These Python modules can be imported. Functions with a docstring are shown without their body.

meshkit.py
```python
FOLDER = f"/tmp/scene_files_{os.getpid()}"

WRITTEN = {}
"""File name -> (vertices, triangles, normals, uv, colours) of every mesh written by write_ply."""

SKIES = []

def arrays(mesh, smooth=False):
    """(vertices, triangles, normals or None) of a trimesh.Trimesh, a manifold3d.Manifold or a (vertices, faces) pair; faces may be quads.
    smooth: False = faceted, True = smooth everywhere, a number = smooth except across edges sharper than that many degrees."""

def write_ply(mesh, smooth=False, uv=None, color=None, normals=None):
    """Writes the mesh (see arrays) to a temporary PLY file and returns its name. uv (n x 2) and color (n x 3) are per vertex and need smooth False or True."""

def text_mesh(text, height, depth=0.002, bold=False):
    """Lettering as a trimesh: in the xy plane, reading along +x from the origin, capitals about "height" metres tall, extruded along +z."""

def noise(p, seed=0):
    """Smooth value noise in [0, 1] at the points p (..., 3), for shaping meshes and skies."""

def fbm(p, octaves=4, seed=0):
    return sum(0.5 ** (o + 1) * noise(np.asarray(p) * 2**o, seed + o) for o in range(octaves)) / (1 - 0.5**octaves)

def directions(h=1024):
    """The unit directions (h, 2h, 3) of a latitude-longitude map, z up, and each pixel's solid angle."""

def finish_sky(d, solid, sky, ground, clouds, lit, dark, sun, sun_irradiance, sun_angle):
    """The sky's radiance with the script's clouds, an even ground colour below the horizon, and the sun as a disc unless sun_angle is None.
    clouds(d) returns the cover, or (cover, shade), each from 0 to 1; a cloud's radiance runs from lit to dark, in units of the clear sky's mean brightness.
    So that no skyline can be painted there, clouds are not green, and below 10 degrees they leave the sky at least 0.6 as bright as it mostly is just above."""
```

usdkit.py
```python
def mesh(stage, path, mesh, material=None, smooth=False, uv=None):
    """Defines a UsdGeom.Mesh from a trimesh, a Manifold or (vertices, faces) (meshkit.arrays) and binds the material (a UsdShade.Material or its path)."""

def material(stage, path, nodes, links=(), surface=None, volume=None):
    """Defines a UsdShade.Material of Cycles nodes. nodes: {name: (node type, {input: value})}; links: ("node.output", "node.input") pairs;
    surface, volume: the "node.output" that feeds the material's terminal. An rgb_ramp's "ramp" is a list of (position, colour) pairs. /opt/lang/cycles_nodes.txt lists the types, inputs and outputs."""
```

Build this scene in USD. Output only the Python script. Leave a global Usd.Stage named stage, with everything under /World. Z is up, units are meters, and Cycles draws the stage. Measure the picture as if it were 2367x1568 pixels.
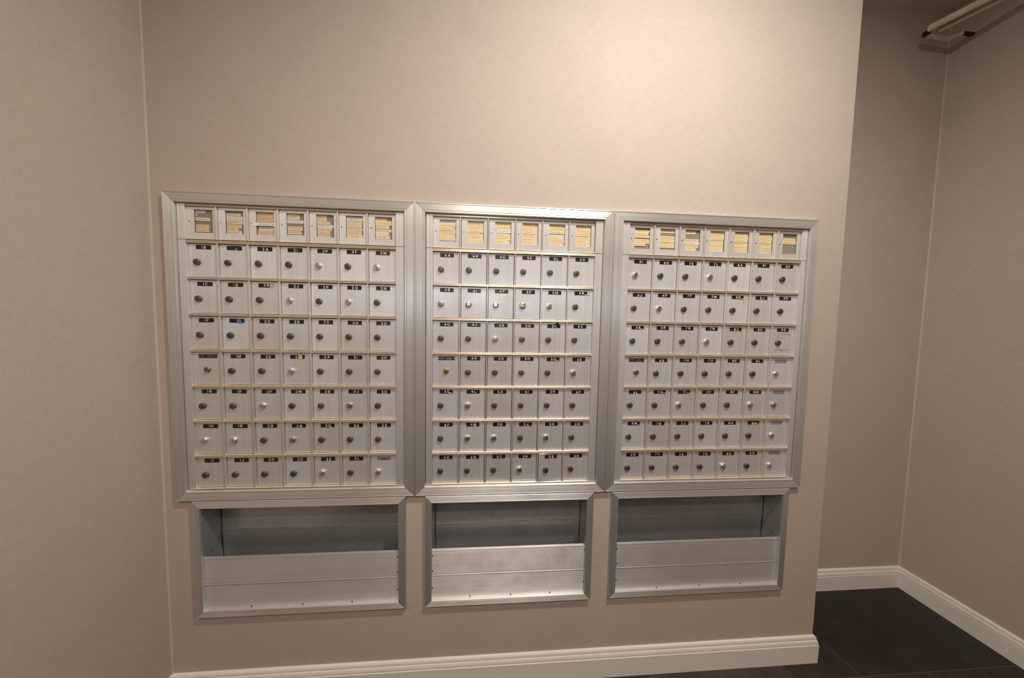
import math, random
import numpy as np, trimesh
import meshkit, usdkit
from pxr import Usd, UsdGeom, UsdLux, UsdShade, Gf, Sdf
from shapely.geometry import Point, Polygon, box as sbox

random.seed(7)
rng = np.random.default_rng(7)
stage = Usd.Stage.CreateInMemory()
UsdGeom.SetStageUpAxis(stage, "Z")
UsdGeom.SetStageMetersPerUnit(stage, 1.0)
UsdGeom.Xform.Define(stage, "/World")

# ------------------------------------------------------------------ camera, lights, exposure
CAM = (1.1886, -1.2049, 1.4911)
# rows: camera right, forward, up in world axes
CR = np.array([[0.99716293, -0.07302077, 0.01827716],
               [0.07398143, 0.99551245, -0.05900609],
               [-0.01388647, 0.06019085, 0.99809029]])
camera = UsdGeom.Camera.Define(stage, "/World/camera")
right, fwd, up = CR
camera.AddTransformOp().Set(Gf.Matrix4d(*right, 0, *up, 0, *(-fwd), 0, *CAM, 1))
camera.CreateHorizontalApertureAttr(36.0)
camera.CreateFocalLengthAttr(720.0 / 2367 * 36)
camera.CreateClippingRangeAttr(Gf.Vec2f(0.02, 100))
EXPOSURE = 0.12
camera.CreateExposureAttr(EXPOSURE)


def disk_light(name, loc, radius, power, color, tilt=0.0):
    l = UsdLux.DiskLight.Define(stage, "/World/" + name)
    l.CreateRadiusAttr(radius)
    l.CreateIntensityAttr(power)
    l.CreateColorAttr(Gf.Vec3f(*color))
    l.CreateNormalizeAttr(False)
    l.AddTranslateOp().Set(Gf.Vec3d(*loc))
    if tilt:
        l.AddRotateXOp().Set(tilt)                       # turned towards the mailbox wall
    return l


CANS = [(1.80, -1.06, 0.095, 0.040), (1.00, -2.40, 0.095, 0.02)]     # x, y, radius, recess of the ceiling cans
P_LAMP = (1090.0, 1050.0)
C_LAMP = ((1.0, 0.94, 0.85), (1.0, 0.84, 0.73))
for k_, (x_, y_, r_, d_) in enumerate(CANS):
    disk_light("lobby_downlight_lamp" + ("_%03d" % k_ if k_ else ""), (x_, y_, 3.135 + (0.018, 0.019)[k_]), 0.06, P_LAMP[k_], C_LAMP[k_], (30.0, 0.0)[k_])
# the photographer's flash on the camera's hot shoe
flash = UsdLux.RectLight.Define(stage, "/World/camera_flash_lamp")
flash.CreateWidthAttr(0.07)
flash.CreateHeightAttr(0.045)
flash.CreateIntensityAttr(150.0)
flash.CreateColorAttr(Gf.Vec3f(0.82, 0.91, 1.0))
fpos = np.array(CAM) + 0.17 * up - 0.02 * fwd
flash.AddTransformOp().Set(Gf.Matrix4d(*right, 0, *up, 0, *(-fwd), 0, *fpos, 1))
world_dome = UsdLux.DomeLight.Define(stage, "/World/dim_surroundings")
world_dome.CreateIntensityAttr(0.02)
world_dome.CreateColorAttr(Gf.Vec3f(1.0, 0.9, 0.8))

# ------------------------------------------------------------------ materials
LOOKS = "/World/Looks"
UsdGeom.Scope.Define(stage, LOOKS)
M = {}


def simple(name, color, rough=0.5, metal=0.0, var=0.0, scale=30.0, **kw):
    n = {"p": ("principled_bsdf", {"base_color": color, "roughness": rough, "metallic": metal, **kw})}
    links = []
    if var:
        n["g"] = ("geometry", {})
        n["n"] = ("noise_texture", {"scale": scale, "detail": 3.0, "roughness": 0.6})
        n["r"] = ("rgb_ramp", {"ramp": [(0.25, tuple(c * (1 - var) for c in color)), (0.75, tuple(min(1, c * (1 + var)) for c in color))]})
        links = [("g.position", "n.vector"), ("n.fac", "r.fac"), ("r.color", "p.base_color")]
    M[name] = usdkit.material(stage, f"{LOOKS}/{name}", n, links, surface="p.BSDF")


def wallpaper(name, color):
    dark = tuple(c * 0.88 for c in color)
    lite = tuple(c * 1.09 for c in color)
    n = {
        "g": ("geometry", {}), "s": ("separate_xyz", {}),
        "xy": ("math", {"math_type": "add"}),
        "cv": ("combine_xyz", {}), "mv": ("mapping", {"scale": (460.0, 1.0, 34.0)}),
        "mh": ("mapping", {"scale": (30.0, 1.0, 460.0)}),
        "nv": ("noise_texture", {"scale": 1.0, "detail": 2.0, "roughness": 0.55}),
        "nh": ("noise_texture", {"scale": 1.0, "detail": 2.0, "roughness": 0.55}),
        "nb": ("noise_texture", {"scale": 5.0, "detail": 3.0, "roughness": 0.6}),
        "a": ("math", {"math_type": "add"}), "b": ("math", {"math_type": "multiply_add", "value2": 0.5, "value3": 0.0}),
        "r": ("rgb_ramp", {"ramp": [(0.30, dark), (0.70, lite)]}),
        "rb": ("rgb_ramp", {"ramp": [(0.3, (0.95, 0.95, 0.95)), (0.7, (1.0, 1.0, 1.0))]}),
        "mx": ("mix", {"mix_type": "multiply", "fac": 1.0}),
        "bp": ("bump", {"strength": 0.25, "distance": 0.0006}),
        "p": ("principled_bsdf", {"roughness": 0.8, "specular_ior_level": 0.2}),
    }
    links = [("g.position", "s.vector"), ("s.x", "xy.value1"), ("s.y", "xy.value2"), ("xy.value", "cv.x"), ("s.z", "cv.z"),
             ("cv.vector", "mv.vector"), ("cv.vector", "mh.vector"), ("mv.vector", "nv.vector"), ("mh.vector", "nh.vector"),
             ("g.position", "nb.vector"), ("nv.fac", "a.value1"), ("nh.fac", "a.value2"), ("a.value", "b.value1"),
             ("b.value", "r.fac"), ("nb.fac", "rb.fac"), ("r.color", "mx.color1"), ("rb.color", "mx.color2"), ("mx.color", "p.base_color"),
             ("b.value", "bp.height"), ("bp.normal", "p.normal")]
    M[name] = usdkit.material(stage, f"{LOOKS}/{name}", n, links, surface="p.BSDF")


def brushed(name, color, rough, grain, aniso=0.85, spread=0.10, metal=0.72, fine=900.0):
    """Brushed aluminium; the grain runs along 'grain' (z or x), so highlights spread across it."""
    sc = (fine, 3.0, 1.5) if grain == "z" else (1.5, 3.0, fine)
    sc2 = (75.0, 1.0, 1.2) if grain == "z" else (1.2, 1.0, 75.0)
    tan = (1.0, 0.35, 0.0) if grain == "z" else (0.0, 0.35, 1.0)   # never along a face's normal
    lo = tuple(c * (1 - spread) for c in color)
    hi = tuple(min(1.0, c * (1 + spread)) for c in color)
    n = {
        "g": ("geometry", {}), "m1": ("mapping", {"scale": sc}), "m2": ("mapping", {"scale": sc2}),
        "n1": ("noise_texture", {"scale": 1.0, "detail": 2.0}), "n2": ("noise_texture", {"scale": 1.0, "detail": 3.0, "roughness": 0.65}),
        "ns": ("noise_texture", {"scale": 9.0, "detail": 4.0, "roughness": 0.65}),
        "a": ("math", {"math_type": "multiply_add", "value2": 0.45}), "h": ("math", {"math_type": "multiply", "value2": 0.55}),
        "r": ("rgb_ramp", {"ramp": [(0.28, lo), (0.72, hi)]}),
        "rr": ("map_range", {"from_min": 0.3, "from_max": 0.7, "to_min": rough - 0.05, "to_max": rough + 0.07}),
        "t": ("combine_xyz", {"x": tan[0], "y": tan[1], "z": tan[2]}),
        "p": ("principled_bsdf", {"metallic": metal, "anisotropic": aniso, "specular_ior_level": 0.5}),
    }
    links = [("g.position", "m1.vector"), ("g.position", "m2.vector"), ("g.position", "ns.vector"), ("m1.vector", "n1.vector"), ("m2.vector", "n2.vector"),
             ("n2.fac", "h.value1"), ("n1.fac", "a.value1"), ("h.value", "a.value3"), ("a.value", "r.fac"), ("r.color", "p.base_color"),
             ("ns.fac", "rr.value"), ("rr.result", "p.roughness"), ("t.vector", "p.tangent")]
    M[name] = usdkit.material(stage, f"{LOOKS}/{name}", n, links, surface="p.BSDF")


wallpaper("linen_wallpaper", (0.50, 0.432, 0.380))
simple("cream_caulk", (0.62, 0.55, 0.48), 0.6)
simple("trim_paint", (0.79, 0.755, 0.70), 0.38, var=0.03, scale=12)
simple("ceiling_paint", (0.62, 0.58, 0.53), 0.9)
brushed("aluminium_upright", (0.76, 0.765, 0.755), 0.47, "z", metal=0.82)
brushed("stile_aluminium", (0.80, 0.79, 0.77), 0.50, "z", metal=0.70)
brushed("aluminium_level", (0.76, 0.75, 0.73), 0.48, "x")
brushed("door_aluminium", (0.80, 0.815, 0.835), 0.50, "z", spread=0.11, metal=0.64)
brushed("door_aluminium_pale", (0.84, 0.86, 0.89), 0.52, "z", spread=0.09, metal=0.62)
brushed("door_aluminium_warm", (0.78, 0.78, 0.775), 0.48, "z", spread=0.11, metal=0.64)
brushed("panel_aluminium", (0.78, 0.76, 0.74), 0.48, "x", spread=0.10)
brushed("divider_aluminium", (0.80, 0.76, 0.70), 0.42, "z")
brushed("bar_champagne", (0.80, 0.71, 0.58), 0.42, "x")
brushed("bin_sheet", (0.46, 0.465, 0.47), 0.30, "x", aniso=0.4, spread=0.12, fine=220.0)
simple("can_grey", (0.10, 0.095, 0.09), 0.6)
simple("carcass_dark", (0.02, 0.018, 0.016), 0.8)
simple("gap_dark", (0.012, 0.01, 0.009), 0.9)
simple("plate_black", (0.012, 0.011, 0.011), 0.35)
simple("plate_navy", (0.018, 0.02, 0.035), 0.30)
simple("plate_worn", (0.035, 0.022, 0.008), 0.35, var=0.6, scale=120)
simple("plate_bare", (0.34, 0.35, 0.36), 0.45, 0.6, var=0.2, scale=200)
simple("letter_gold", (0.80, 0.70, 0.46), 0.4)
simple("letter_white", (0.80, 0.78, 0.72), 0.5)
simple("letter_grey", (0.36, 0.34, 0.32), 0.5)
simple("pencil_grey", (0.16, 0.16, 0.17), 0.8)
simple("lock_bronze", (0.165, 0.140, 0.112), 0.50, 0.85, var=0.15, scale=300)
simple("lock_olive", (0.185, 0.160, 0.105), 0.48, 0.85, var=0.15, scale=300)
simple("lock_brown", (0.175, 0.130, 0.103), 0.50, 0.85, var=0.15, scale=300)
simple("lock_brass", (0.42, 0.29, 0.14), 0.42, 1.0, var=0.15, scale=300)
simple("lock_nickel", (0.80, 0.76, 0.70), 0.27, 1.0)
simple("lock_grey", (0.52, 0.50, 0.46), 0.28, 1.0)
simple("screw_dark", (0.05, 0.04, 0.03), 0.5, 0.6)
simple("screw_steel", (0.45, 0.43, 0.40), 0.35, 1.0)
simple("paper_cream", (0.80, 0.66, 0.42), 0.85, var=0.03, scale=60)
simple("paper_yellow", (0.84, 0.68, 0.38), 0.85, var=0.03, scale=60)
simple("paper_white", (0.80, 0.79, 0.77), 0.85)
simple("paper_peach", (0.78, 0.54, 0.33), 0.85, var=0.03, scale=60)
simple("backing_taupe", (0.30, 0.26, 0.215), 0.8)
simple("backing_pale", (0.66, 0.65, 0.63), 0.8)
simple("ink_brown", (0.46, 0.30, 0.15), 0.9)
simple("ink_dark", (0.10, 0.09, 0.09), 0.9)
simple("tape_blue", (0.05, 0.22, 0.55), 0.6)
simple("tape_tan", (0.62, 0.43, 0.24), 0.6)
simple("tape_orange", (0.62, 0.30, 0.14), 0.6)
simple("tape_grey", (0.42, 0.40, 0.38), 0.5)
simple("tape_white", (0.78, 0.76, 0.72), 0.6)
simple("track_paint", (0.80, 0.73, 0.60), 0.45, 0.3, var=0.15, scale=20)
M["window_film"] = usdkit.material(stage, f"{LOOKS}/window_film", {
    "t": ("transparent_bsdf", {"color": (0.99, 0.99, 0.99)}), "g": ("glossy_bsdf", {"roughness": 0.10}),
    "m": ("mix_closure", {"fac": 0.045})}, [("t.BSDF", "m.closure1"), ("g.BSDF", "m.closure2")], surface="m.closure")


def slate(name, c):
    n = {"g": ("geometry", {}), "n": ("noise_texture", {"scale": 7.0, "detail": 6.0, "roughness": 0.65, "distortion": 0.4}),
         "m": ("mapping", {"scale": (52.0, 34.0, 30.0), "rotation": (0, 0, 0.6)}), "n2": ("noise_texture", {"scale": 1.0, "detail": 4.0}),
         "r": ("rgb_ramp", {"ramp": [(0.25, tuple(x * 0.6 for x in c)), (0.5, c), (0.8, tuple(x * 1.9 for x in c))]}),
         "r2": ("rgb_ramp", {"ramp": [(0.64, (0, 0, 0)), (0.80, (0.055, 0.043, 0.030))]}),
         "mx": ("mix", {"mix_type": "add", "fac": 1.0}),
         "b": ("bump", {"strength": 0.5, "distance": 0.003}),
         "p": ("principled_bsdf", {"roughness": 0.55})}
    M[name] = usdkit.material(stage, f"{LOOKS}/{name}", n, [("g.position", "n.vector"), ("g.position", "m.vector"), ("m.vector", "n2.vector"),
        ("n.fac", "r.fac"), ("n2.fac", "r2.fac"), ("r.color", "mx.color1"), ("r2.color", "mx.color2"), ("mx.color", "p.base_color"),
        ("n.fac", "b.height"), ("b.normal", "p.normal")], surface="p.BSDF")


slate("slate_black", (0.017, 0.013, 0.0095))
slate("slate_brown", (0.024, 0.018, 0.012))
slate("slate_grey", (0.040, 0.033, 0.024))
simple("grout", (0.060, 0.046, 0.030), 0.9, var=0.25, scale=40)

# ------------------------------------------------------------------ helpers
used = {}


def numbered(parent, name):
    k = (parent, name)
    used[k] = used.get(k, -1) + 1
    return name if used[k] == 0 else f"{name}_{used[k]:03d}"


ORIGIN = {}


def data(prim, **kw):
    for k, v in kw.items():
        if v:
            prim.SetCustomDataByKey(k, v)


def thing(name, label, category, origin, group=None):
    path = "/World/" + numbered("/World", name)
    x = UsdGeom.Xform.Define(stage, path)
    x.AddTranslateOp().Set(Gf.Vec3d(*map(float, origin)))
    ORIGIN[path] = np.array(origin, float)
    data(x.GetPrim(), label=label, category=category, group=group)
    return path


def obj(name, mesh, mat, parent="/World", label=None, smooth=False, kind=None):
    path = parent + "/" + numbered(parent, name)
    if isinstance(mesh, list):
        mesh = cat(mesh)
    o = ORIGIN.get(parent)
    if o is not None:
        ORIGIN[path] = o
        v, f = (mesh.vertices, mesh.faces) if hasattr(mesh, "faces") else mesh
        mesh = trimesh.Trimesh(np.array(v) - o, np.array(f), process=False)
    m = usdkit.mesh(stage, path, mesh, M[mat], smooth=smooth)
    data(m.GetPrim(), label=label, kind=kind)
    return path


def struct(name, mesh, mat, label=None, smooth=False):
    return obj(name, mesh, mat, "/World", label=label, smooth=smooth, kind="structure")


def cat(ms):
    return trimesh.util.concatenate([m if isinstance(m, trimesh.Trimesh) else trimesh.Trimesh(*m, process=False) for m in ms])


def bx(x0, x1, y0, y1, z0, z1):
    m = trimesh.creation.box((x1 - x0, y1 - y0, z1 - z0))
    m.apply_translation(((x0 + x1) / 2, (y0 + y1) / 2, (z0 + z1) / 2))
    return m


CH_F = None


def cbx(x0, x1, y0, y1, z0, z1, c=0.0008):
    """A box whose front (low y) edges are chamfered."""
    p = [(x0, y1, z0), (x1, y1, z0), (x1, y1, z1), (x0, y1, z1),
         (x0, y0 + c, z0), (x1, y0 + c, z0), (x1, y0 + c, z1), (x0, y0 + c, z1),
         (x0 + c, y0, z0 + c), (x1 - c, y0, z0 + c), (x1 - c, y0, z1 - c), (x0 + c, y0, z1 - c)]
    f = [(0, 2, 1), (0, 3, 2)]
    for a in (0, 4):
        for k in range(4):
            i, j = a + k, a + (k + 1) % 4
            f += [(i, j, j + 4), (i, j + 4, i + 4)]
    f += [(8, 9, 10), (8, 10, 11)]
    return trimesh.Trimesh(np.array(p, float), np.array(f), process=False)


def prism(poly, y0, y1):
    """A polygon in x-z, extruded from y0 (front) to y1."""
    m = trimesh.creation.extrude_polygon(poly, y1 - y0, engine="earcut")
    v = m.vertices
    m.vertices = np.c_[v[:, 0], y1 - v[:, 2], v[:, 1]]
    return m


def lathe(profile, cx, cz, n=24, y=0.0):
    """profile: (radius, y offset) from the rim to the centre, revolved about the y axis."""
    v, f = [], []
    for r, yy in profile:
        for k in range(n):
            a = 2 * math.pi * k / n
            v.append((cx + r * math.cos(a), y + yy, cz + r * math.sin(a)))
    for i in range(len(profile) - 1):
        for k in range(n):
            a, b = i * n + k, i * n + (k + 1) % n
            f += [(a, b, b + n), (a, b + n, a + n)]
    m = trimesh.Trimesh(np.array(v, float), np.array(f), process=False)
    if True:
        m.merge_vertices()
        m.update_faces(m.nondegenerate_faces())
    return m


GLYPH = {}


def glyph(ch, h, bold=True):
    k = (ch, bold)
    if ch in "1I":                                       # both are a plain stroke
        return trimesh.creation.box((0.15 * h, h, 0.03)).apply_translation((0.075 * h, h / 2, 0.015))
    if k not in GLYPH:
        GLYPH[k] = meshkit.text_mesh(ch, 1.0, 0.03, bold)
    g = GLYPH[k].copy()
    g.apply_scale((h, h, 1.0))
    return g


def lettering(text, x, z, y, h, gap=0.003, bold=True, depth=0.0004, slant=0.0, center=True, jitter=0.0):
    ms, at = [], 0.0
    for ch in text:
        if ch == " ":
            at += h * 0.5
            continue
        g = glyph(ch, h, bold)
        w = g.bounds[1][0] - g.bounds[0][0]
        v = g.vertices.copy()
        v[:, 0] += at - g.bounds[0][0] + slant * v[:, 1]
        v[:, 1] += jitter * (random.random() - 0.5)
        v[:, 2] *= depth / 0.03
        ms.append(trimesh.Trimesh(v, g.faces, process=False))
        at += w + gap
    m = cat(ms)
    off = -(at - gap) / 2 if center else 0.0
    v = m.vertices
    m.vertices = np.c_[v[:, 0] + off + x, y - v[:, 2], v[:, 1] + z]
    return m


def rails(x0, x1, z0, z1, prof, gap=0.0003):
    """Four mitred rails; prof: closed list of (u from the outer edge, y). Returns top, bottom, left, right."""
    out = []
    k = len(prof)
    for side in ("top", "bottom", "left", "right"):
        a, b = [], []
        for u, y in prof:
            if side == "top":
                a.append((x0 + u + gap, y, z1 - u)); b.append((x1 - u - gap, y, z1 - u))
            elif side == "bottom":
                a.append((x0 + u + gap, y, z0 + u)); b.append((x1 - u - gap, y, z0 + u))
            elif side == "left":
                a.append((x0 + u, y, z0 + u + gap)); b.append((x0 + u, y, z1 - u - gap))
            else:
                a.append((x1 - u, y, z0 + u + gap)); b.append((x1 - u, y, z1 - u - gap))
        v = np.array(a + b, float)
        f = []
        for i in range(k):
            j = (i + 1) % k
            f += [(i, j, j + k), (i, j + k, i + k)]
        for i in range(1, k - 1):
            f += [(0, i + 1, i), (k, k + i, k + i + 1)]
        m = trimesh.Trimesh(v, np.array(f), process=False)
        m.fix_normals()
        out.append(m)
    return out


# ------------------------------------------------------------------ the room
XR, XC, YC, ZC, YF = 2.6448, 3.5689, 0.3453, 3.135, -3.2
UX = [0.1489, 1.0056, 1.7593]            # x of the first lock of each cabinet
NC = [7, 6, 7]
PIT, ROW, Z1 = 0.1036, 0.130, 1.6791     # column pitch, row pitch, height of the first lock row
FX = [0.0544, 0.9117, 1.6630, 2.5128]    # outer edges of the three cabinets
FZ = (0.8074, 1.9190)
FW = 0.0365
BIN = [(0.1073, 0.8761), (0.9496, 1.6193), (1.6957, 2.4669)]
BZ = (0.3515, 0.8045)
BW = 0.0268
BD = 0.075

holes = [sbox(FX[i] + 0.02, FZ[0] + 0.02, FX[i + 1] - 0.02, FZ[1] - 0.02) for i in range(3)]
holes += [sbox(a + 0.018, BZ[0] + 0.018, b - 0.018, BZ[1] - 0.018) for a, b in BIN]
face = sbox(0, 0, XR, ZC)
for h in holes:
    face = face.difference(h)
struct("wall_back", prism(face, 0.0, YC), "linen_wallpaper", "beige linen wallpapered wall that the mailboxes are set into")
struct("wall_left", bx(-0.1, 0.0, YF, YC, 0, ZC), "linen_wallpaper", "beige linen wallpapered wall at the left")
struct("wall_alcove", bx(XR, XC + 0.1, YC, YC + 0.1, 0, ZC), "linen_wallpaper", "short darker wallpapered wall at the back of the recess")
struct("wall_right", bx(XC, XC + 0.1, YF, YC, 0, ZC), "linen_wallpaper", "wallpapered wall running along the right")
struct("wall_front", bx(-0.1, XC + 0.1, YF - 0.1, YF, 0, ZC), "linen_wallpaper")
cp = sbox(-0.1, YF - 0.1, XC + 0.1, YC + 0.1)
for cx_, cy_, cr_, _ in CANS:
    cp = cp.difference(Point(cx_, cy_).buffer(cr_, 24))
cm_ = trimesh.creation.extrude_polygon(cp, 0.12, engine="earcut")
cm_.apply_translation((0, 0, ZC))
struct("ceiling", cm_, "ceiling_paint", "pale ceiling over the recess at upper right")
for k, (cx_, cy_, cr_, dp_) in enumerate(CANS):
    # the recessed can: a baffle tube with a lid and a thin trim ring
    pr = [(0.0, dp_ + 0.004), (cr_ - 0.001, dp_ + 0.004), (cr_ - 0.001, 0.0), (cr_ + 0.016, -0.0005), (cr_ + 0.015, -0.004), (cr_ - 0.004, -0.004), (cr_ - 0.004, dp_ + 0.001), (0.0, dp_ + 0.001)]
    can = trimesh.creation.revolve(np.array(pr), sections=48)
    can.apply_translation((cx_, cy_, ZC))
    struct(f"trim_{3 + k}", can, "can_grey", smooth=30)

# corner beads
struct("trim_1", bx(0.0, 0.0035, -0.0035, 0.0, 0.119, ZC), "cream_caulk", "light seam in the left corner")
struct("trim_2", bx(XC - 0.0045, XC, YC - 0.0045, YC, 0.119, ZC), "cream_caulk", "light seam in the recess corner")

# baseboards, one mesh per wall, mitred
BASE = [(0.0, 0.0), (0.016, 0.0), (0.0165, 0.083), (0.0155, 0.0838), (0.0105, 0.0842), (0.0105, 0.0862), (0.0150, 0.0885), (0.0145, 0.0950), (0.0120, 0.1012),
        (0.0070, 0.1022), (0.0070, 0.1042), (0.0100, 0.1056), (0.0095, 0.113), (0.0060, 0.1175), (0.0, 0.119)]
ROUTE = [((0, YF), (1, 0)), ((0, 0), (1, -1)), ((XR, 0), (1, -1)), ((XR, YC), (1, -1)), ((XC, YC), (-1, -1)), ((XC, YF), (-1, 0))]
for k, nm in enumerate(["left", "back", "return", "alcove", "right"]):
    (p, sp), (q, sq) = ROUTE[k], ROUTE[k + 1]
    n = len(BASE)
    v = [(p[0] + sp[0] * d, p[1] + sp[1] * d, z) for d, z in BASE] + [(q[0] + sq[0] * d, q[1] + sq[1] * d, z) for d, z in BASE]
    f = []
    for i in range(n):
        j = (i + 1) % n
        f += [(i, j, j + n), (i, j + n, i + n)]
    for i in range(1, n - 1):
        f += [(0, i + 1, i), (n, n + i, n + i + 1)]
    m = trimesh.Trimesh(np.array(v, float), np.array(f), process=False)
    m.fix_normals()
    struct("baseboard_" + nm, m, "trim_paint", smooth=35)

# slate floor: grout bed and single tiles
floor = struct("floor", bx(-0.1, XC + 0.1, YF - 0.1, YC + 0.1, -0.06, -0.003), "grout", "dark slate tile floor with worn joints")
G = 0.0026
TILES = []
rows = [(-0.075, YC, [0.0, 0.62, 1.24, 1.88, 2.503, 2.79, XC]), (-0.53, -0.075, [0.0, 0.31, 0.92, 1.53, 2.14, 2.75, 3.36, XC]),
        (-0.99, -0.53, [0.0, 0.61, 1.22, 1.52, 2.13, 2.74, XC]), (-1.45, -0.99, [0.0, 0.3, 0.91, 1.52, 2.13, 2.74, 3.35, XC]),
        (-1.91, -1.45, [0.0, 0.61, 1.22, 1.83, 2.44, 3.05, XC]), (-2.37, -1.91, [0.0, 0.31, 0.92, 1.53, 2.14, 2.75, 3.36, XC]),
        (-2.83, -2.37, [0.0, 0.61, 1.22, 1.83, 2.44, 3.05, XC]), (-3.2, -2.83, [0.0, 0.31, 0.92, 1.53, 2.14, 2.75, 3.36, XC])]
for ri, (y0, y1, xs) in enumerate(rows):
    for i in range(len(xs) - 1):
        a, b = xs[i], xs[i + 1]
        def sl(x, y):                                     # the joint beside the recess runs a little askew
            return x - 0.12 * (y - 0.02) if abs(x - 2.79) < 1e-6 else x
        g2 = G * (1 + 0.6 * random.random())
        y1e = y1 if y1 < YC else YC
        top = [(sl(a, y0) + g2, y0 + g2), (sl(b, y0) - g2, y0 + g2), (sl(b, y1e) - g2, y1e - g2), (sl(a, y1e) + g2, y1e - g2)]
        h = -0.0008 * random.random()
        v = [(x, y, -0.012) for x, y in top] + [(x, y, h - 0.002) for x, y in top] + \
            [(x + (0.002 if k in (0, 3) else -0.002), y + (0.002 if k < 2 else -0.002), h) for k, (x, y) in enumerate(top)]
        f = [(0, 2, 1), (0, 3, 2), (8, 9, 10), (8, 10, 11)]
        for s in (0, 4):
            for k in range(4):
                p_, q_ = s + k, s + (k + 1) % 4
                f += [(p_, q_, q_ + 4), (p_, q_ + 4, p_ + 4)]
        mat = "slate_grey" if (ri == 0 and i == 3) else random.choice(["slate_black", "slate_black", "slate_brown"])
        if ri == 0 and i == 5:
            mat = "slate_black"
        obj("slate_tile", trimesh.Trimesh(np.array(v, float), np.array(f), process=False), mat, floor)

# ------------------------------------------------------------------ mailbox cabinets
NAMES = [
    [["1B", "", "2A", "2I", "2P", "3F", "3M"], ["1C", "1K", "2B", "2J", "2R", "3G", "3N"], ["1F", "1", "2C", "2K", "2S", "3H", "3O"],
     ["#", "1M", "2E", "2L", "3A", "3I", "3P"], ["1G", "1P", "2F", "2M", "3B", "3J", "3R"], ["1H", "1R", "2G", "2N", "3C", "3K", "3S"],
     ["1I", "1J", "2H", "2O", "3E", "3L", "~"]],
    [["4A", "4H", "4O", "5E", "5L", "6A"], ["4B", "4I", "4P", "5F", "5M", "6B"], ["4C", "4J", "4R", "5G", "5N", "6C"],
     ["#", "4K", "4S", "5H", "5O", "6E"], ["4E", "4L", "5A", "5I", "5P", "6F"], ["4F", "4M", "5B", "5J", "5R", "6G"],
     ["4G", "4N", "5C", "5K", "5S", "6H"]],
    [["6I", "6O", "7E", "7L", "8A", "8I", "8P"], ["6J", "6P", "7F", "7M", "8B", "8J", "8R"], ["6K", "6R", "7G", "7N", "8C", "8K", "8S"],
     ["#", "6S", "7H", "7O", "8E", "8L", "~"], ["6L", "7A", "7I", "7P", "8F", "8M", "~"], ["6M", "7B", "7J", "7R", "8G", "8N", "~"],
     ["6N", "7C", "7K", "7S", "8H", "8O", "~"]]]
BRIGHT = {(0, 0, 4), (0, 0, 6), (0, 1, 3), (0, 1, 5), (0, 3, 3), (0, 4, 2), (0, 5, 0), (0, 5, 1), (0, 6, 4), (0, 6, 6),
          (1, 1, 4), (1, 2, 2), (1, 3, 5), (1, 4, 1), (1, 5, 1), (1, 5, 2), (1, 5, 4), (1, 6, 3), (1, 1, 3),
          (2, 0, 0), (2, 0, 3), (2, 1, 1), (2, 2, 3), (2, 4, 2), (2, 4, 5), (2, 6, 4), (2, 3, 6), (2, 5, 6), (2, 6, 6)}
GREYLOCK = {(1, 1, 0), (1, 1, 1), (1, 1, 2), (0, 4, 5), (2, 4, 6), (0, 5, 3)}
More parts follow.
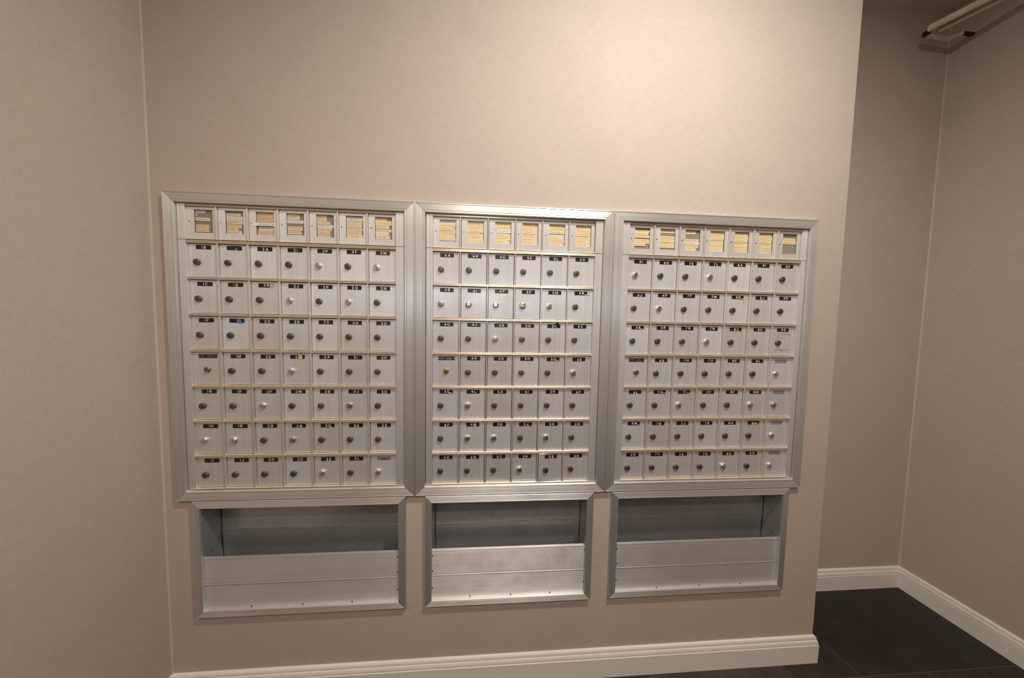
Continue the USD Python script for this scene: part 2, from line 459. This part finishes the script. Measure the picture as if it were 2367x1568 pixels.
# torn and curling label tape: (cabinet, row, column): material, from-x, to-x on the plate, drop
CURL = {(0, 0, 1): ("tape_tan", 0.55, 0.98, 0.002), (0, 5, 4): ("tape_white", 0.65, 1.0, 0.003), (1, 1, 5): ("tape_grey", 0.78, 1.12, 0.004),
        (1, 4, 0): ("tape_white", 0.72, 1.0, 0.002), (1, 5, 1): ("tape_white", 0.62, 0.92, 0.006), (1, 5, 3): ("tape_grey", 0.66, 0.92, 0.004),
        (1, 3, 4): ("tape_orange", 0.62, 1.0, 0.003), (1, 6, 1): ("tape_grey", 0.72, 1.0, 0.005), (2, 1, 4): ("tape_orange", 0.80, 1.14, 0.005),
        (2, 2, 0): ("tape_tan", 0.65, 0.98, 0.004), (2, 4, 1): ("tape_orange", 0.78, 1.14, 0.003), (2, 4, 2): ("tape_orange", 0.75, 1.1, 0.003),
        (2, 5, 0): ("tape_orange", 0.80, 1.1, 0.004), (2, 5, 5): ("tape_orange", 0.70, 1.04, 0.003), (0, 4, 1): ("tape_white", 0.55, 0.72, 0.003)}
WORN = {(0, 0, 6), (0, 1, 6), (0, 2, 6), (0, 3, 6)}
NAVY = {(0, 0, 1), (1, 0, 0), (1, 1, 0), (1, 2, 0), (1, 2, 1), (1, 5, 0), (1, 3, 1)}
AJAR = {(1, 6, 4): 6.5, (1, 1, 3): 1.6, (0, 5, 1): 1.5}

# name strips behind each directory window: (top, bottom, left, right as fractions of the window, paper)
C_, W_, P_, Y_ = "paper_cream", "paper_white", "paper_peach", "paper_yellow"
STRIPS = [
    [[(0, .13, 0, .56, W_), (.17, .25, .02, .11, W_), (.31, .48, .02, .80, C_), (.62, .79, .02, .72, C_), (.79, .95, .02, .72, C_)],
     [(.08, .22, 0, .78, C_), (.22, .38, 0, .93, W_), (.38, .56, .02, .98, C_), (.56, .72, .02, .83, C_), (.72, .85, .02, .65, C_), (.85, 1, .02, .86, C_)],
     [(0, .18, 0, 1, P_), (.18, .34, 0, 1, P_), (.34, .50, 0, 1, P_), (.62, .80, .08, .92, W_), (.80, 1, .03, 1, P_)],
     [(0, .27, 0, .70, C_), (.28, .43, 0, 1, W_), (.56, .74, .02, .87, C_), (.74, .91, .02, .77, C_), (.93, 1.03, 0, 1.02, W_)],
     [(0, .14, 0, .55, C_), (.14, .28, 0, .55, C_), (.28, .42, .02, .75, C_), (.42, .56, 0, .95, W_), (.56, .72, .03, .83, C_), (.72, .86, .03, .73, C_), (.86, 1, .03, .75, C_)],
     [(.03, .20, 0, .97, W_), (.21, .36, .02, .93, C_), (.36, .51, .02, .90, C_), (.51, .66, .02, .93, C_), (.66, .82, .02, .88, C_), (.82, 1, .02, 1, C_)],
     [(.04, .18, 0, .65, C_), (.16, .36, 0, .98, Y_), (.36, .52, .03, .80, C_), (.52, .66, .03, 1, C_), (.66, .82, .03, .78, W_), (.82, .98, .03, .84, C_)]],
    [[(0, .17, 0, 1, W_), (.17, .33, 0, 1, Y_), (.33, .48, 0, .80, Y_), (.48, .62, 0, 1, Y_), (.62, .79, 0, .72, Y_), (.79, .93, 0, 1, Y_)],
     [(.04, .22, 0, 1, C_), (.22, .38, 0, 1, Y_), (.38, .53, 0, 1, Y_), (.53, .68, 0, .75, Y_), (.68, .83, 0, .9, Y_), (.83, 1, 0, 1, Y_)],
     [(0, .17, 0, 1, Y_), (.17, .33, 0, .85, Y_), (.33, .49, .1, 1, W_), (.49, .66, 0, .78, Y_), (.66, .82, 0, 1, Y_), (.82, 1, 0, .78, Y_)],
     [(0, .15, 0, .80, Y_), (.15, .32, 0, .79, Y_), (.32, .49, 0, .80, Y_), (.49, .66, 0, .79, Y_), (.66, .83, 0, .80, Y_), (.83, 1, 0, .79, Y_)],
     [(0, .15, 0, .8, Y_), (.15, .30, 0, 1, Y_), (.30, .43, 0, 1, Y_), (.56, .72, 0, .86, Y_), (.72, .86, 0, 1, Y_), (.86, 1, 0, .85, Y_)],
     [(.03, .18, 0, .9, Y_), (.18, .34, 0, .96, Y_), (.34, .50, 0, .93, Y_), (.50, .66, 0, .95, Y_), (.66, .82, 0, .9, Y_), (.82, 1, 0, .94, Y_)]],
    [[(.05, .20, .02, 1, Y_), (.20, .33, .02, .93, Y_), (.33, .46, .02, 1, Y_), (.50, .64, .02, 1, Y_), (.64, .74, .02, 1, Y_), (.74, .86, .02, .74, Y_)],
     [(.03, .18, .02, 1, Y_), (.32, .48, .02, 1, C_), (.48, .62, 0, 1, Y_), (.62, .76, 0, 1, Y_), (.76, .90, 0, 1, Y_)],
     [(.03, .19, 0, .75, Y_), (.42, .57, 0, .97, C_), (.57, .70, 0, 1, W_), (.70, .85, 0, .97, Y_), (.85, 1, 0, .8, Y_)],
     [(0, .14, .02, 1, Y_), (.14, .29, .02, 1, Y_), (.29, .45, .02, .98, Y_), (.45, .62, .02, .97, Y_), (.62, .80, 0, .96, Y_), (.80, 1, 0, .95, Y_)],
     [(.02, .18, .02, .97, Y_), (.18, .34, .02, 1, Y_), (.34, .50, .02, .97, Y_), (.50, .66, .02, .98, Y_), (.66, .83, .02, .97, Y_), (.83, 1.0, .02, .97, Y_)],
     [(.02, .18, .02, .95, Y_), (.18, .34, .02, 1, Y_), (.34, .50, .02, .96, Y_), (.50, .66, .02, 1, Y_), (.66, .83, .02, .97, Y_), (.83, 1.0, .02, .98, Y_)],
     [(.19, .36, .02, .97, Y_), (.36, .50, .02, 1, Y_)]]]
PALE_BACK = {(1, k) for k in range(6)}

CAB_PROF = [(0, 0.004), (0, -0.0155), (0.001, -0.0172), (0.0040, -0.0172), (0.0047, -0.0146), (0.0060, -0.0165), (FW * 0.5, -0.0176), (FW - 0.0092, -0.0178),
            (FW - 0.0080, -0.0156), (FW - 0.0070, -0.0184), (FW - 0.0016, -0.0190), (FW - 0.0004, -0.0180), (FW, -0.0165), (FW, 0.004)]
CAB_LABEL = ["left recessed aluminium mailbox cabinet with seven columns of doors numbered 1B to 3S",
             "middle recessed aluminium mailbox cabinet, six columns of doors numbered 4A to 6H",
             "right recessed aluminium mailbox cabinet with doors numbered 6I to 8S, beside the recess"]


def typed(x0, x1, zc, h, seed):
    """A line of small worn typewriting: short strokes, too small to be read."""
    r = random.Random(seed)
    ms, x = [], x0
    while x < x1 - h * 0.6:
        for _ in range(r.choice((3, 5, 6, 7))):
            if x > x1 - h * 0.5:
                break
            w = h * 0.42
            a = r.random()
            t = h * 0.16
            parts = [bx(x, x + t, -0.0001, 0, zc - h / 2, zc + h / 2)]
            if a < 0.6:
                parts.append(bx(x, x + w, -0.0001, 0, zc + h / 2 - t, zc + h / 2))
            if a > 0.3:
                parts.append(bx(x, x + w, -0.0001, 0, zc - h / 2, zc - h / 2 + t))
            if 0.2 < a < 0.8:
                parts.append(bx(x + w - t, x + w, -0.0001, 0, zc - h / 2, zc + h / 2))
            ms += parts
            x += w + h * 0.22
        x += h * 0.6
    return ms


def turn(m, ang, px, py=0.0):
    """Turns a mesh about the upright line x=px, y=py."""
    if ang:
        m = m.copy()
        a = math.radians(ang)
        v = m.vertices - (px, py, 0)
        m.vertices = np.c_[v[:, 0] * math.cos(a) - v[:, 1] * math.sin(a) + px, v[:, 0] * math.sin(a) + v[:, 1] * math.cos(a) + py, v[:, 2]]
    return m


LOCK = [(0.0106, 0.0), (0.0113, -0.001), (0.0113, -0.0060), (0.0108, -0.0074), (0.0098, -0.0082), (0.0066, -0.0088), (0.0064, -0.0078), (0.0058, -0.0078), (0.0055, -0.0091), (0.0, -0.0092)]
RING = [(0.0118, 0.0), (0.0130, -0.0015), (0.0128, -0.0040), (0.0112, -0.0050), (0.0108, -0.0078), (0.0096, -0.0088), (0.0070, -0.0092), (0.0064, -0.0082), (0.0058, -0.0092), (0.0, -0.0092)]

for u in range(3):
    n = NC[u]
    lx0 = UX[u]
    cab = thing("mailbox_cabinet", CAB_LABEL[u], "mailboxes", ((FX[u] + FX[u + 1]) / 2, 0, FZ[0]), "mailbox cabinets set in the wall")
    for nm, m, mt in zip(("top_rail", "bottom_rail", "side_rail", "side_rail"), rails(FX[u] + 0.0006, FX[u + 1] - 0.0006, FZ[0], FZ[1], CAB_PROF),
                         ("aluminium_level", "aluminium_level", "aluminium_upright", "aluminium_upright")):
        obj(nm, m, mt, cab)
    ix0, ix1, iz0, iz1 = FX[u] + FW, FX[u + 1] - FW, FZ[0] + FW, FZ[1] - FW
    # carcass: a dark open box behind the fronts
    obj("carcass", [bx(ix0 - 0.012, ix1 + 0.012, 0.012, 0.11, iz0 - 0.012, iz1 + 0.012)], "carcass_dark", cab)
    sl0, sl1 = FX[u] + FW + 0.0036, lx0 - 0.0300
    sr0, sr1 = lx0 + PIT * (n - 1) + 0.0710, FX[u + 1] - FW - 0.0036
    zs = Z1 + 0.0772                                     # joint between the directory panel and the door panel
    ztop, zbot = 1.8800, 0.8468
    for a, b in ((zs + 0.0008, ztop), (zbot, zs - 0.0008)):
        for x0, x1 in ((sl0, sl1), (sr0, sr1)):
            w = x1 - x0
            pts = [(x0, 0.010), (x0, -0.0085), (x0 + 0.0008, -0.0092)]
            for q in (0.22, 0.40, 0.58, 0.76):
                c = x0 + w * q
                pts += [(c - 0.0010, -0.0092), (c - 0.0005, -0.0081), (c + 0.0005, -0.0081), (c + 0.0010, -0.0092)]
            pts += [(x1 - 0.0008, -0.0092), (x1, -0.0085), (x1, 0.010)]
            m = trimesh.creation.extrude_polygon(Polygon(pts), b - a, engine="earcut")
            m.apply_translation((0, 0, a))
            obj("fluted_stile", m, "stile_aluminium", cab)
    gx0, gx1 = sl1 - 0.0004, sr0 + 0.0004

    def bar(z0, z1, double=True):
        h = z1 - z0
        if double:
            p = [(0.009, 0), (-0.0080, 0), (-0.0092, 0.0008), (-0.0092, h * .42), (-0.0076, h * .47), (-0.0076, h * .53), (-0.0092, h * .58), (-0.0092, h - .0008), (-0.0080, h), (0.009, h)]
        else:
            p = [(0.009, 0), (-0.0080, 0), (-0.0092, 0.0008), (-0.0092, h - .0008), (-0.0080, h), (0.009, h)]
        m = trimesh.creation.extrude_polygon(Polygon(p), gx1 - gx0, engine="earcut")     # x: y, y: z, z: x
        v = m.vertices
        m.vertices = np.c_[v[:, 2] + gx0, v[:, 0], v[:, 1] + z0]
        m.fix_normals()
        return m

    bars = [(1.8735, 1.8798, True), (Z1 + 0.0780, Z1 + 0.0802, False), (Z1 + 0.0660, Z1 + 0.0762, True)]
    bars += [(Z1 - ROW * r - 0.0617, Z1 - ROW * r - 0.0523, True) for r in range(6)] + [(0.8468, 0.8503, False)]
    for z0, z1, d in bars:
        obj("cross_bar", bar(z0, z1, d), "bar_champagne", cab)
    spans = [(Z1 + 0.0804, 1.8733)]
    tops = [Z1 + 0.0658] + [Z1 - ROW * r - 0.0619 for r in range(6)]
    bots = [Z1 - ROW * r - 0.0521 for r in range(6)] + [0.8505]
    spans += list(zip(bots, tops))
    for z0, z1 in spans:
        for j in range(n - 1):
            c = lx0 + PIT * j + 0.0715
            obj("divider", cbx(c - 0.0023, c + 0.0023, -0.0086, 0.009, z0, z1, 0.0010), "divider_aluminium", cab)
    # directory windows
    for j in range(n):
        lx = lx0 + PIT * j
        x0, x1 = lx - 0.0318 + 0.0035, lx + 0.0715 - 0.0033
        if j == 0:
            x0 = lx - 0.0292
        z0, z1 = Z1 + 0.0814, 1.8722
        wx0, wx1, wz0, wz1 = lx - 0.0062, lx + 0.0556, Z1 + 0.1032, Z1 + 0.1838
        fr = sbox(x0, z0, x1, z1).difference(sbox(wx0, wz0, wx1, wz1))
        dd = obj("directory_door", prism(fr, -0.0010, 0.0018), ["door_aluminium_warm", "door_aluminium"][(u + j) % 2], cab)
        obj("backing_card", bx(wx0 - 0.006, wx1 + 0.006, 0.0062, 0.0072, wz0 - 0.006, wz1 + 0.006), "backing_pale" if (u, j) in PALE_BACK else "backing_taupe", dd)
        w, h = wx1 - wx0, wz1 - wz0
        ink = []
        for k, (t, b, l, r, paper) in enumerate(STRIPS[u][j]):
            yy = 0.0056 - 0.0006 * (k % 3)
            a0, a1 = wx0 + w * l, wx0 + w * r
            s0, s1 = wz1 - h * b + 0.0003, wz1 - h * t - 0.0003
            s0, s1 = max(s0, wz0 - 0.003), min(s1, wz1 + 0.003)
            tilt = (random.random() - 0.5) * 0.0012
            m = bx(a0, a1, yy - 0.0004, yy, s0, s1)
            v = m.vertices.copy()
            v[:, 2] += tilt * (v[:, 0] - a0) / max(a1 - a0, 1e-3)
            m.vertices = v
            obj("name_strip", m, paper, dd)
            if r - l > 0.3:
                hh = min(0.0031, (s1 - s0) * 0.34)
                for q in typed(a0 + w * 0.10, a0 + (a1 - a0) * random.uniform(0.70, 0.95), (s0 + s1) / 2, hh, 100 * u + 10 * j + k):
                    q.apply_translation((0, yy - 0.0004, 0))
                    ink.append(q)
        obj("typed_line", ink, "ink_brown", dd)
        obj("window_pane", bx(wx0 - 0.003, wx1 + 0.003, 0.0020, 0.0026, wz0 - 0.003, wz1 + 0.003), "window_film", dd)
        obj("screw", lathe([(0.0026, -0.0010), (0.0026, -0.0026), (0.0018, -0.0034), (0.0, -0.0036)], lx - 0.0200, Z1 + 0.1430, 10), "screw_steel", dd)
        if (u, j) == (0, 2):
            obj("name_strip", [bx(wx0 - 0.015, wx1 + 0.010, -0.0018, -0.0013, wz1 - h * 0.60, wz1 - h * 0.47)], "paper_white", dd)
            obj("typed_line", [q.apply_translation((0, -0.0018, 0)) or q for q in typed(wx0 + 0.010, wx1 + 0.008, wz1 - h * 0.535, 0.0034, 5)], "ink_dark", dd)
    # mailbox doors
    for r in range(7):
        for j in range(n):
            key = (u, r, j)
            name = NAMES[u][r][j]
            lx, lz = lx0 + PIT * j, Z1 - ROW * r
            x0, x1 = lx - 0.0321 + 0.0038, lx + 0.0715 - 0.0038
            if j == 0:
                x0 = lx - 0.0292
            if j == n - 1:
                x1 = lx + 0.0702
            z0, z1 = bots[r] + 0.0010, tops[r] - 0.0015
            ang = AJAR.get(key, 0.0)
            kind = "bright nickel" if key in BRIGHT else "grey" if key in GREYLOCK else "brass" if name == "#" else "dark bronze"
            who = {"#": "master mailbox door with maker's plate", "~": "spare mailbox door with bare label", "": "mailbox door with torn blank label"}.get(name, "mailbox door " + ("with blue tape" if key == (0, 2, 1) else name))
            lab = f"{who}, {kind} lock" + (", standing ajar" if ang > 5 else "")
            dm = random.choice(["door_aluminium", "door_aluminium", "door_aluminium_pale", "door_aluminium_warm"])
            T = lambda m: turn(m, ang, x1, 0.0)
            d = obj("mailbox_door", T(cbx(x0, x1, 0.0, 0.0030, z0, z1, 0.0009)), dm, cab, label=lab)
            kx, kz = lx, lz
            if name == "#":
                kx, kz = lx + 0.0210, lz + 0.0045
            lm = {"bright nickel": "lock_nickel", "grey": "lock_grey", "brass": "lock_brass"}.get(kind) or random.choice(["lock_bronze", "lock_olive", "lock_brown", "lock_bronze"])
            big = key in {(1, 1, 3), (0, 5, 1)}
            s = 0.92 if name in "#~" else 1.0
            obj("lock", T(lathe([(rr * s, yy) for rr, yy in (RING if big else LOCK)], kx, kz, 28)), lm, d, smooth=40)
            if key != (1, 1, 3):
                slot = cbx(kx - 0.0008, kx + 0.0008, -0.0096, -0.0086, kz - 0.0042, kz + 0.0012, 0.0002)
                hole = lathe([(0.0016, -0.0086), (0.0016, -0.0097), (0.0, -0.0097)], kx, kz - 0.0022, 10)
                obj("keyhole", T(cat([slot, hole])), "gap_dark", d)
            # number plate
            pw, ph = 0.0505, 0.0146
            pcx, pz = lx + 0.0215, lz + 0.0532
            if name == "#":
                pw = 0.0630
                pcx += 0.0005
                pl = obj("maker_plate", T(cbx(pcx - pw / 2, pcx + pw / 2, -0.0012, 0.0, pz - ph / 2, pz + ph / 2, 0.0003)), "plate_navy" if u == 1 else "plate_black", d)
                tx = []
                for (a, b, zz, hh) in ((-.028, .028, .0052, .0016), (-.023, -.008, .0006, .0034), (.000, .018, .0016, .0024), (-.002, .022, -.0020, .0013), (-.021, -.010, -.0048, .0014), (-.004, .024, -.0050, .0014)):
                    for q in typed(pcx + a, pcx + b, pz + zz, hh, int(1e5 * (a + b + zz)) + u):
                        q.apply_translation((0, -0.0012, 0))
                        tx.append(q)
                for sgn in (-1, 1):
                    tx.append(lathe([(0.0018, -0.0012), (0.0018, -0.0017), (0, -0.0019)], pcx + sgn * 0.0280, pz, 10))
                obj("plate_text", T(cat(tx)), "letter_white" if u == 1 else "letter_grey", d)
                continue
            pm = "plate_bare" if name == "~" else "plate_worn" if key in WORN else "plate_navy" if key in NAVY else "plate_black"
            tl = (random.random() - 0.5) * 0.0006
            pm_mesh = cbx(pcx - pw / 2, pcx + pw / 2, -0.0011, 0.0, pz - ph / 2, pz + ph / 2, 0.0003)
            v = pm_mesh.vertices.copy()
            v[:, 2] += tl * (v[:, 0] - pcx) / (pw / 2)
            pm_mesh.vertices = v
            obj("number_plate", T(pm_mesh), pm, d)
            if name not in ("", "~"):
                obj("lettering", T(lettering(name, pcx + 0.0020, pz - 0.0047 + (random.random() - .5) * (.0040 if u == 2 else .0026), -0.0011, 0.0096, 0.0044, depth=0.0003)), "letter_gold" if random.random() < .6 else "letter_white", d)
            if key == (0, 6, 6):
                obj("label_remnant", T(bx(pcx - 0.012, pcx + 0.014, -0.0014, -0.0011, pz - 0.004, pz - 0.002)), "plate_black", d)
            if key == (0, 2, 1):
                q = Polygon([(pcx + 0.001, pz + 0.0085), (pcx + 0.0125, pz + 0.0075), (pcx + 0.0190, pz - 0.0090), (pcx + 0.0060, pz - 0.0090)])
                obj("tape_piece", T(prism(q, -0.0018, -0.0012)), "tape_blue", d, label="scrap of blue tape")
            if key == (0, 3, 3):
                obj("tape_piece", T(bx(pcx + 0.004, pcx + 0.018, -0.0018, -0.0012, pz - 0.0080, pz + 0.0078)), "tape_tan", d, label="scrap of tan tape")
            if key == (0, 1, 2):
                obj("tape_piece", T(bx(pcx + 0.014, pcx + 0.0262, -0.0018, -0.0011, pz - 0.0085, pz + 0.0070)), "tape_grey", d, label="peeled grey end of the label")
            if key == (1, 2, 4):
                obj("tape_piece", T(bx(pcx + 0.007, pcx + 0.019, -0.0022, -0.0011, pz - 0.0025, pz + 0.0140)), "plate_black", d, label="loose black tape standing up")
            if key in CURL:
                cm, fa, fb, drop = CURL[key]
                a0, a1 = pcx - pw / 2 + pw * fa, pcx - pw / 2 + pw * fb
                k = 7
                vv, ff = [], []
                for i in range(k):                       # a strip that lifts off the plate
                    t = i / (k - 1)
                    x = a0 + (a1 - a0) * t
                    y = -0.0014 - 0.016 * t ** 1.7
                    zc = pz - ph * 0.28 - drop * t + (0.003 * t if (u + j) % 2 else 0)
                    hh = 0.0034 * (1 - 0.25 * t)
                    vv += [(x, y, zc - hh / 2), (x, y, zc + hh / 2), (x, y + 0.0004, zc + hh / 2), (x, y + 0.0004, zc - hh / 2)]
                for i in range(k - 1):
                    for e in range(4):
                        p_, q_ = 4 * i + e, 4 * i + (e + 1) % 4
                        ff += [(p_, q_, q_ + 4), (p_, q_ + 4, p_ + 4)]
                ff += [(0, 2, 1), (0, 3, 2), (4 * k - 4, 4 * k - 3, 4 * k - 2), (4 * k - 4, 4 * k - 2, 4 * k - 1)]
                m = trimesh.Trimesh(np.array(vv), np.array(ff), process=False)
                m.fix_normals()
                obj("peeling_tape", T(m), cm, d)
            if key == (2, 2, 6):
                hw = [lettering("L. COLEMAN", lx + 0.0215, lz + 0.0315, 0.0, 0.0078, 0.0022, bold=False, depth=0.0002, slant=0.15, jitter=0.002),
                      lettering("CERES", lx + 0.0120, lz + 0.0160, 0.0, 0.0078, 0.0034, bold=False, depth=0.0002, slant=0.15, jitter=0.002),
                      lettering("DERMEDICS", lx + 0.0200, lz - 0.0330, 0.0, 0.0080, 0.0022, bold=False, depth=0.0002, slant=0.15, jitter=0.002)]
                obj("handwriting", T(cat(hw)), "pencil_grey", d, label="faint pencilled handwriting")

# ------------------------------------------------------------------ parcel bins under the cabinets
BIN_PROF = [(0, 0.004), (0, -0.0165), (0.0012, -0.0178), (BW - 0.0058, -0.0182), (BW - 0.0050, -0.0172), (BW - 0.0042, -0.0186), (BW - 0.0008, -0.0188), (BW, -0.0178), (BW, -0.0120), (BW - 0.004, 0.004)]
BIN_LABEL = ["left open aluminium parcel bin set in the wall under doors 1I to 3L", "middle open aluminium parcel bin set in the wall under doors 4G to 6H",
             "right open aluminium parcel bin set in the wall under doors 6N to 8O"]
for i, (a, b) in enumerate(BIN):
    t = thing("parcel_bin", BIN_LABEL[i], "bin", ((a + b) / 2, 0, BZ[0]), "parcel bins under the mailbox cabinets")
    for nm, m, mt in zip(("top_rail", "bottom_rail", "side_rail", "side_rail"), rails(a, b, BZ[0], BZ[1], BIN_PROF),
                         ("aluminium_level", "aluminium_level", "aluminium_upright", "aluminium_upright")):
        obj(nm, m, mt, t)
    x0, x1, z0, z1 = a + BW - 0.001, b - BW + 0.001, BZ[0] + BW - 0.001, BZ[1] - BW + 0.001
    # back sheet: upper half upright, a rolled bead, lower half leaning
    zc = 0.632
    p = [(BD, z1), (BD, zc + 0.005), (BD - 0.0045, zc + 0.0022), (BD - 0.0045, zc + 0.0008), (BD - 0.0005, zc - 0.003), (BD + 0.012, z0), (BD + 0.016, z0), (BD + 0.004, zc), (BD + 0.004, z1)]
    m = trimesh.creation.extrude_polygon(Polygon(p), x1 - x0 - 0.004, engine="earcut")
    v = m.vertices
    m.vertices = np.c_[v[:, 2] + x0 + 0.002, v[:, 0], v[:, 1]]
    m.fix_normals()
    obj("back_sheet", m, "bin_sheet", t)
    for x, s in ((x0, -1), (x1, 1)):
        e = 0.0025
        q = sorted((x, x + s * e))
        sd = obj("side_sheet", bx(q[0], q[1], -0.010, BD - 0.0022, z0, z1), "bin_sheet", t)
        g = sorted((x - s * 0.0004, x - s * 0.0018))
        obj("corner_gap", bx(g[0], g[1], BD - 0.0014, BD + 0.0002, 0.56, z1), "gap_dark", sd)
        sc = lathe([(0.0032, 0.0), (0.0030, -0.0012), (0.0016, -0.0024), (0, -0.0026)], 0, 0, 10)
        w = sc.vertices
        sc.vertices = np.c_[x + s * w[:, 1], 0.027 + w[:, 0], 0.7320 + w[:, 2]]
        if s < 0:
            sc.vertices = np.c_[x - w[:, 1], 0.027 + w[:, 0], 0.7320 + w[:, 2]]
        else:
            sc.vertices = np.c_[x + w[:, 1], 0.027 + w[:, 0], 0.7320 + w[:, 2]]
        sc.fix_normals()
        obj("screw", sc, "screw_steel", sd, smooth=40)
        sl = bx(-0.0002, 0.0003, -0.0080, 0.0080, -0.0008, 0.0008)
        c, sn = math.cos(math.radians(35)), math.sin(math.radians(35))
        w = sl.vertices
        sl.vertices = np.c_[x - s * 0.0003 + w[:, 0], 0.026 + w[:, 1] * c - w[:, 2] * sn, 0.5850 + (w[:, 1] * sn + w[:, 2] * c)]
        obj("cut_slot", sl, "gap_dark", sd)
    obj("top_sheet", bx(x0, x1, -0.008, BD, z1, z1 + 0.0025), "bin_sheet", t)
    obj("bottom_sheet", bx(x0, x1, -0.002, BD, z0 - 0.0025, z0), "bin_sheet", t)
    # two front boards with rolled edges
    xa, xb = a + BW - 0.014, b - BW + 0.014

    def board(za, zb, lip):
        if lip:
            p = [(0.0, za), (-0.0046, za + 0.0006), (-0.0052, za + 0.0016), (-0.0052, zb - 0.0085), (-0.0014, zb - 0.0080), (-0.0014, zb - 0.0040), (-0.0062, zb - 0.0030), (-0.0062, zb), (0.0060, zb), (0.0060, zb - 0.0015), (-0.0020, zb - 0.0030)]
        else:
            p = [(0.0, za), (-0.0046, za), (-0.0052, za + 0.001), (-0.0052, zb - 0.0100), (-0.0005, zb - 0.0096), (-0.0005, zb - 0.0058), (-0.0066, zb - 0.0050), (-0.0066, zb - 0.0022), (-0.0005, zb - 0.0016), (0.0, zb), (0.0030, zb), (0.0030, za)]
        m = trimesh.creation.extrude_polygon(Polygon(p), xb - xa, engine="earcut")
        v = m.vertices
        m.vertices = np.c_[v[:, 2] + xa, v[:, 0], v[:, 1]]
        m.fix_normals()
        return m
    up_ = obj("front_board", board(0.4775, 0.5760, True), "panel_aluminium", t)
    lo_ = obj("front_board", board(0.3725, 0.4765, False), "panel_aluminium", t)
    dot = [(0.0026, -0.0050), (0.0026, -0.0060), (0.0012, -0.0068), (0, -0.0068)]
    for x in ((0.1238, 0.8435), (0.9778, 1.5925), (1.7302, 2.4475))[i]:
        for z in (0.5560, 0.4925):
            obj("screw", lathe(dot, x, z, 10), "screw_dark", up_)
        obj("screw", lathe(dot, x, 0.4210, 10), "screw_dark", lo_)
    for q in (0.245, 0.49, 0.73):
        obj("screw", lathe(dot, a + (b - a) * (q + 0.02 * (i > 0) + 0.01 * (i > 1)), 0.3800, 10), "screw_dark", lo_)

# ------------------------------------------------------------------ overhead track in the recess, upper right
ZT = 2.95
trk = thing("overhead_track", "pale twin-rail metal track hung under the ceiling by the right wall", "track", (3.45, 0.25, ZT))


def beam(p, q, w, h, z, c=0.003):
    p, q = np.array(p, float), np.array(q, float)
    d = (q - p) / np.linalg.norm(q - p)
    nrm = np.array([-d[1], d[0]])
    sec = [(-w / 2 + c, 0), (w / 2 - c, 0), (w / 2, c), (w / 2, h - c), (w / 2 - c, h), (-w / 2 + c, h), (-w / 2, h - c), (-w / 2, c)]
    v = [(*(e + nrm * s), z + t) for e in (p, q) for s, t in sec]
    f = []
    for k in range(8):
        j = (k + 1) % 8
        f += [(k, j, j + 8), (k, j + 8, k + 8)]
    for k in range(1, 7):
        f += [(0, k + 1, k), (8, 8 + k, 9 + k)]
    m = trimesh.Trimesh(np.array(v), np.array(f), process=False)
    m.fix_normals()
    return m


obj("rail", beam((3.325, 0.265), (3.560, -0.325), 0.020, 0.026, ZT), "track_paint", trk)
obj("rail", beam((3.382, 0.262), (3.560, -0.187), 0.020, 0.020, ZT + 0.002), "track_paint", trk)
obj("web", beam((3.356, 0.255), (3.560, -0.258), 0.034, 0.004, ZT + 0.021), "screw_dark", trk, label="dark channel between the rails")
obj("end_bracket", beam((3.347, 0.282), (3.500, 0.296), 0.020, 0.015, ZT - 0.004), "track_paint", trk)
obj("end_cap", beam((3.336, 0.281), (3.349, 0.2825), 0.024, 0.022, ZT - 0.003), "screw_dark", trk)
obj("stay", beam((3.484, 0.292), (3.512, 0.258), 0.022, 0.014, ZT - 0.002), "track_paint", trk)
obj("wall_bracket", beam((3.505, 0.262), (3.5685, 0.262), 0.016, 0.014, ZT - 0.001), "screw_dark", trk)
obj("hanger", bx(3.484, 3.496, -0.156, -0.144, ZT + 0.022, ZC - 0.001), "screw_dark", trk)
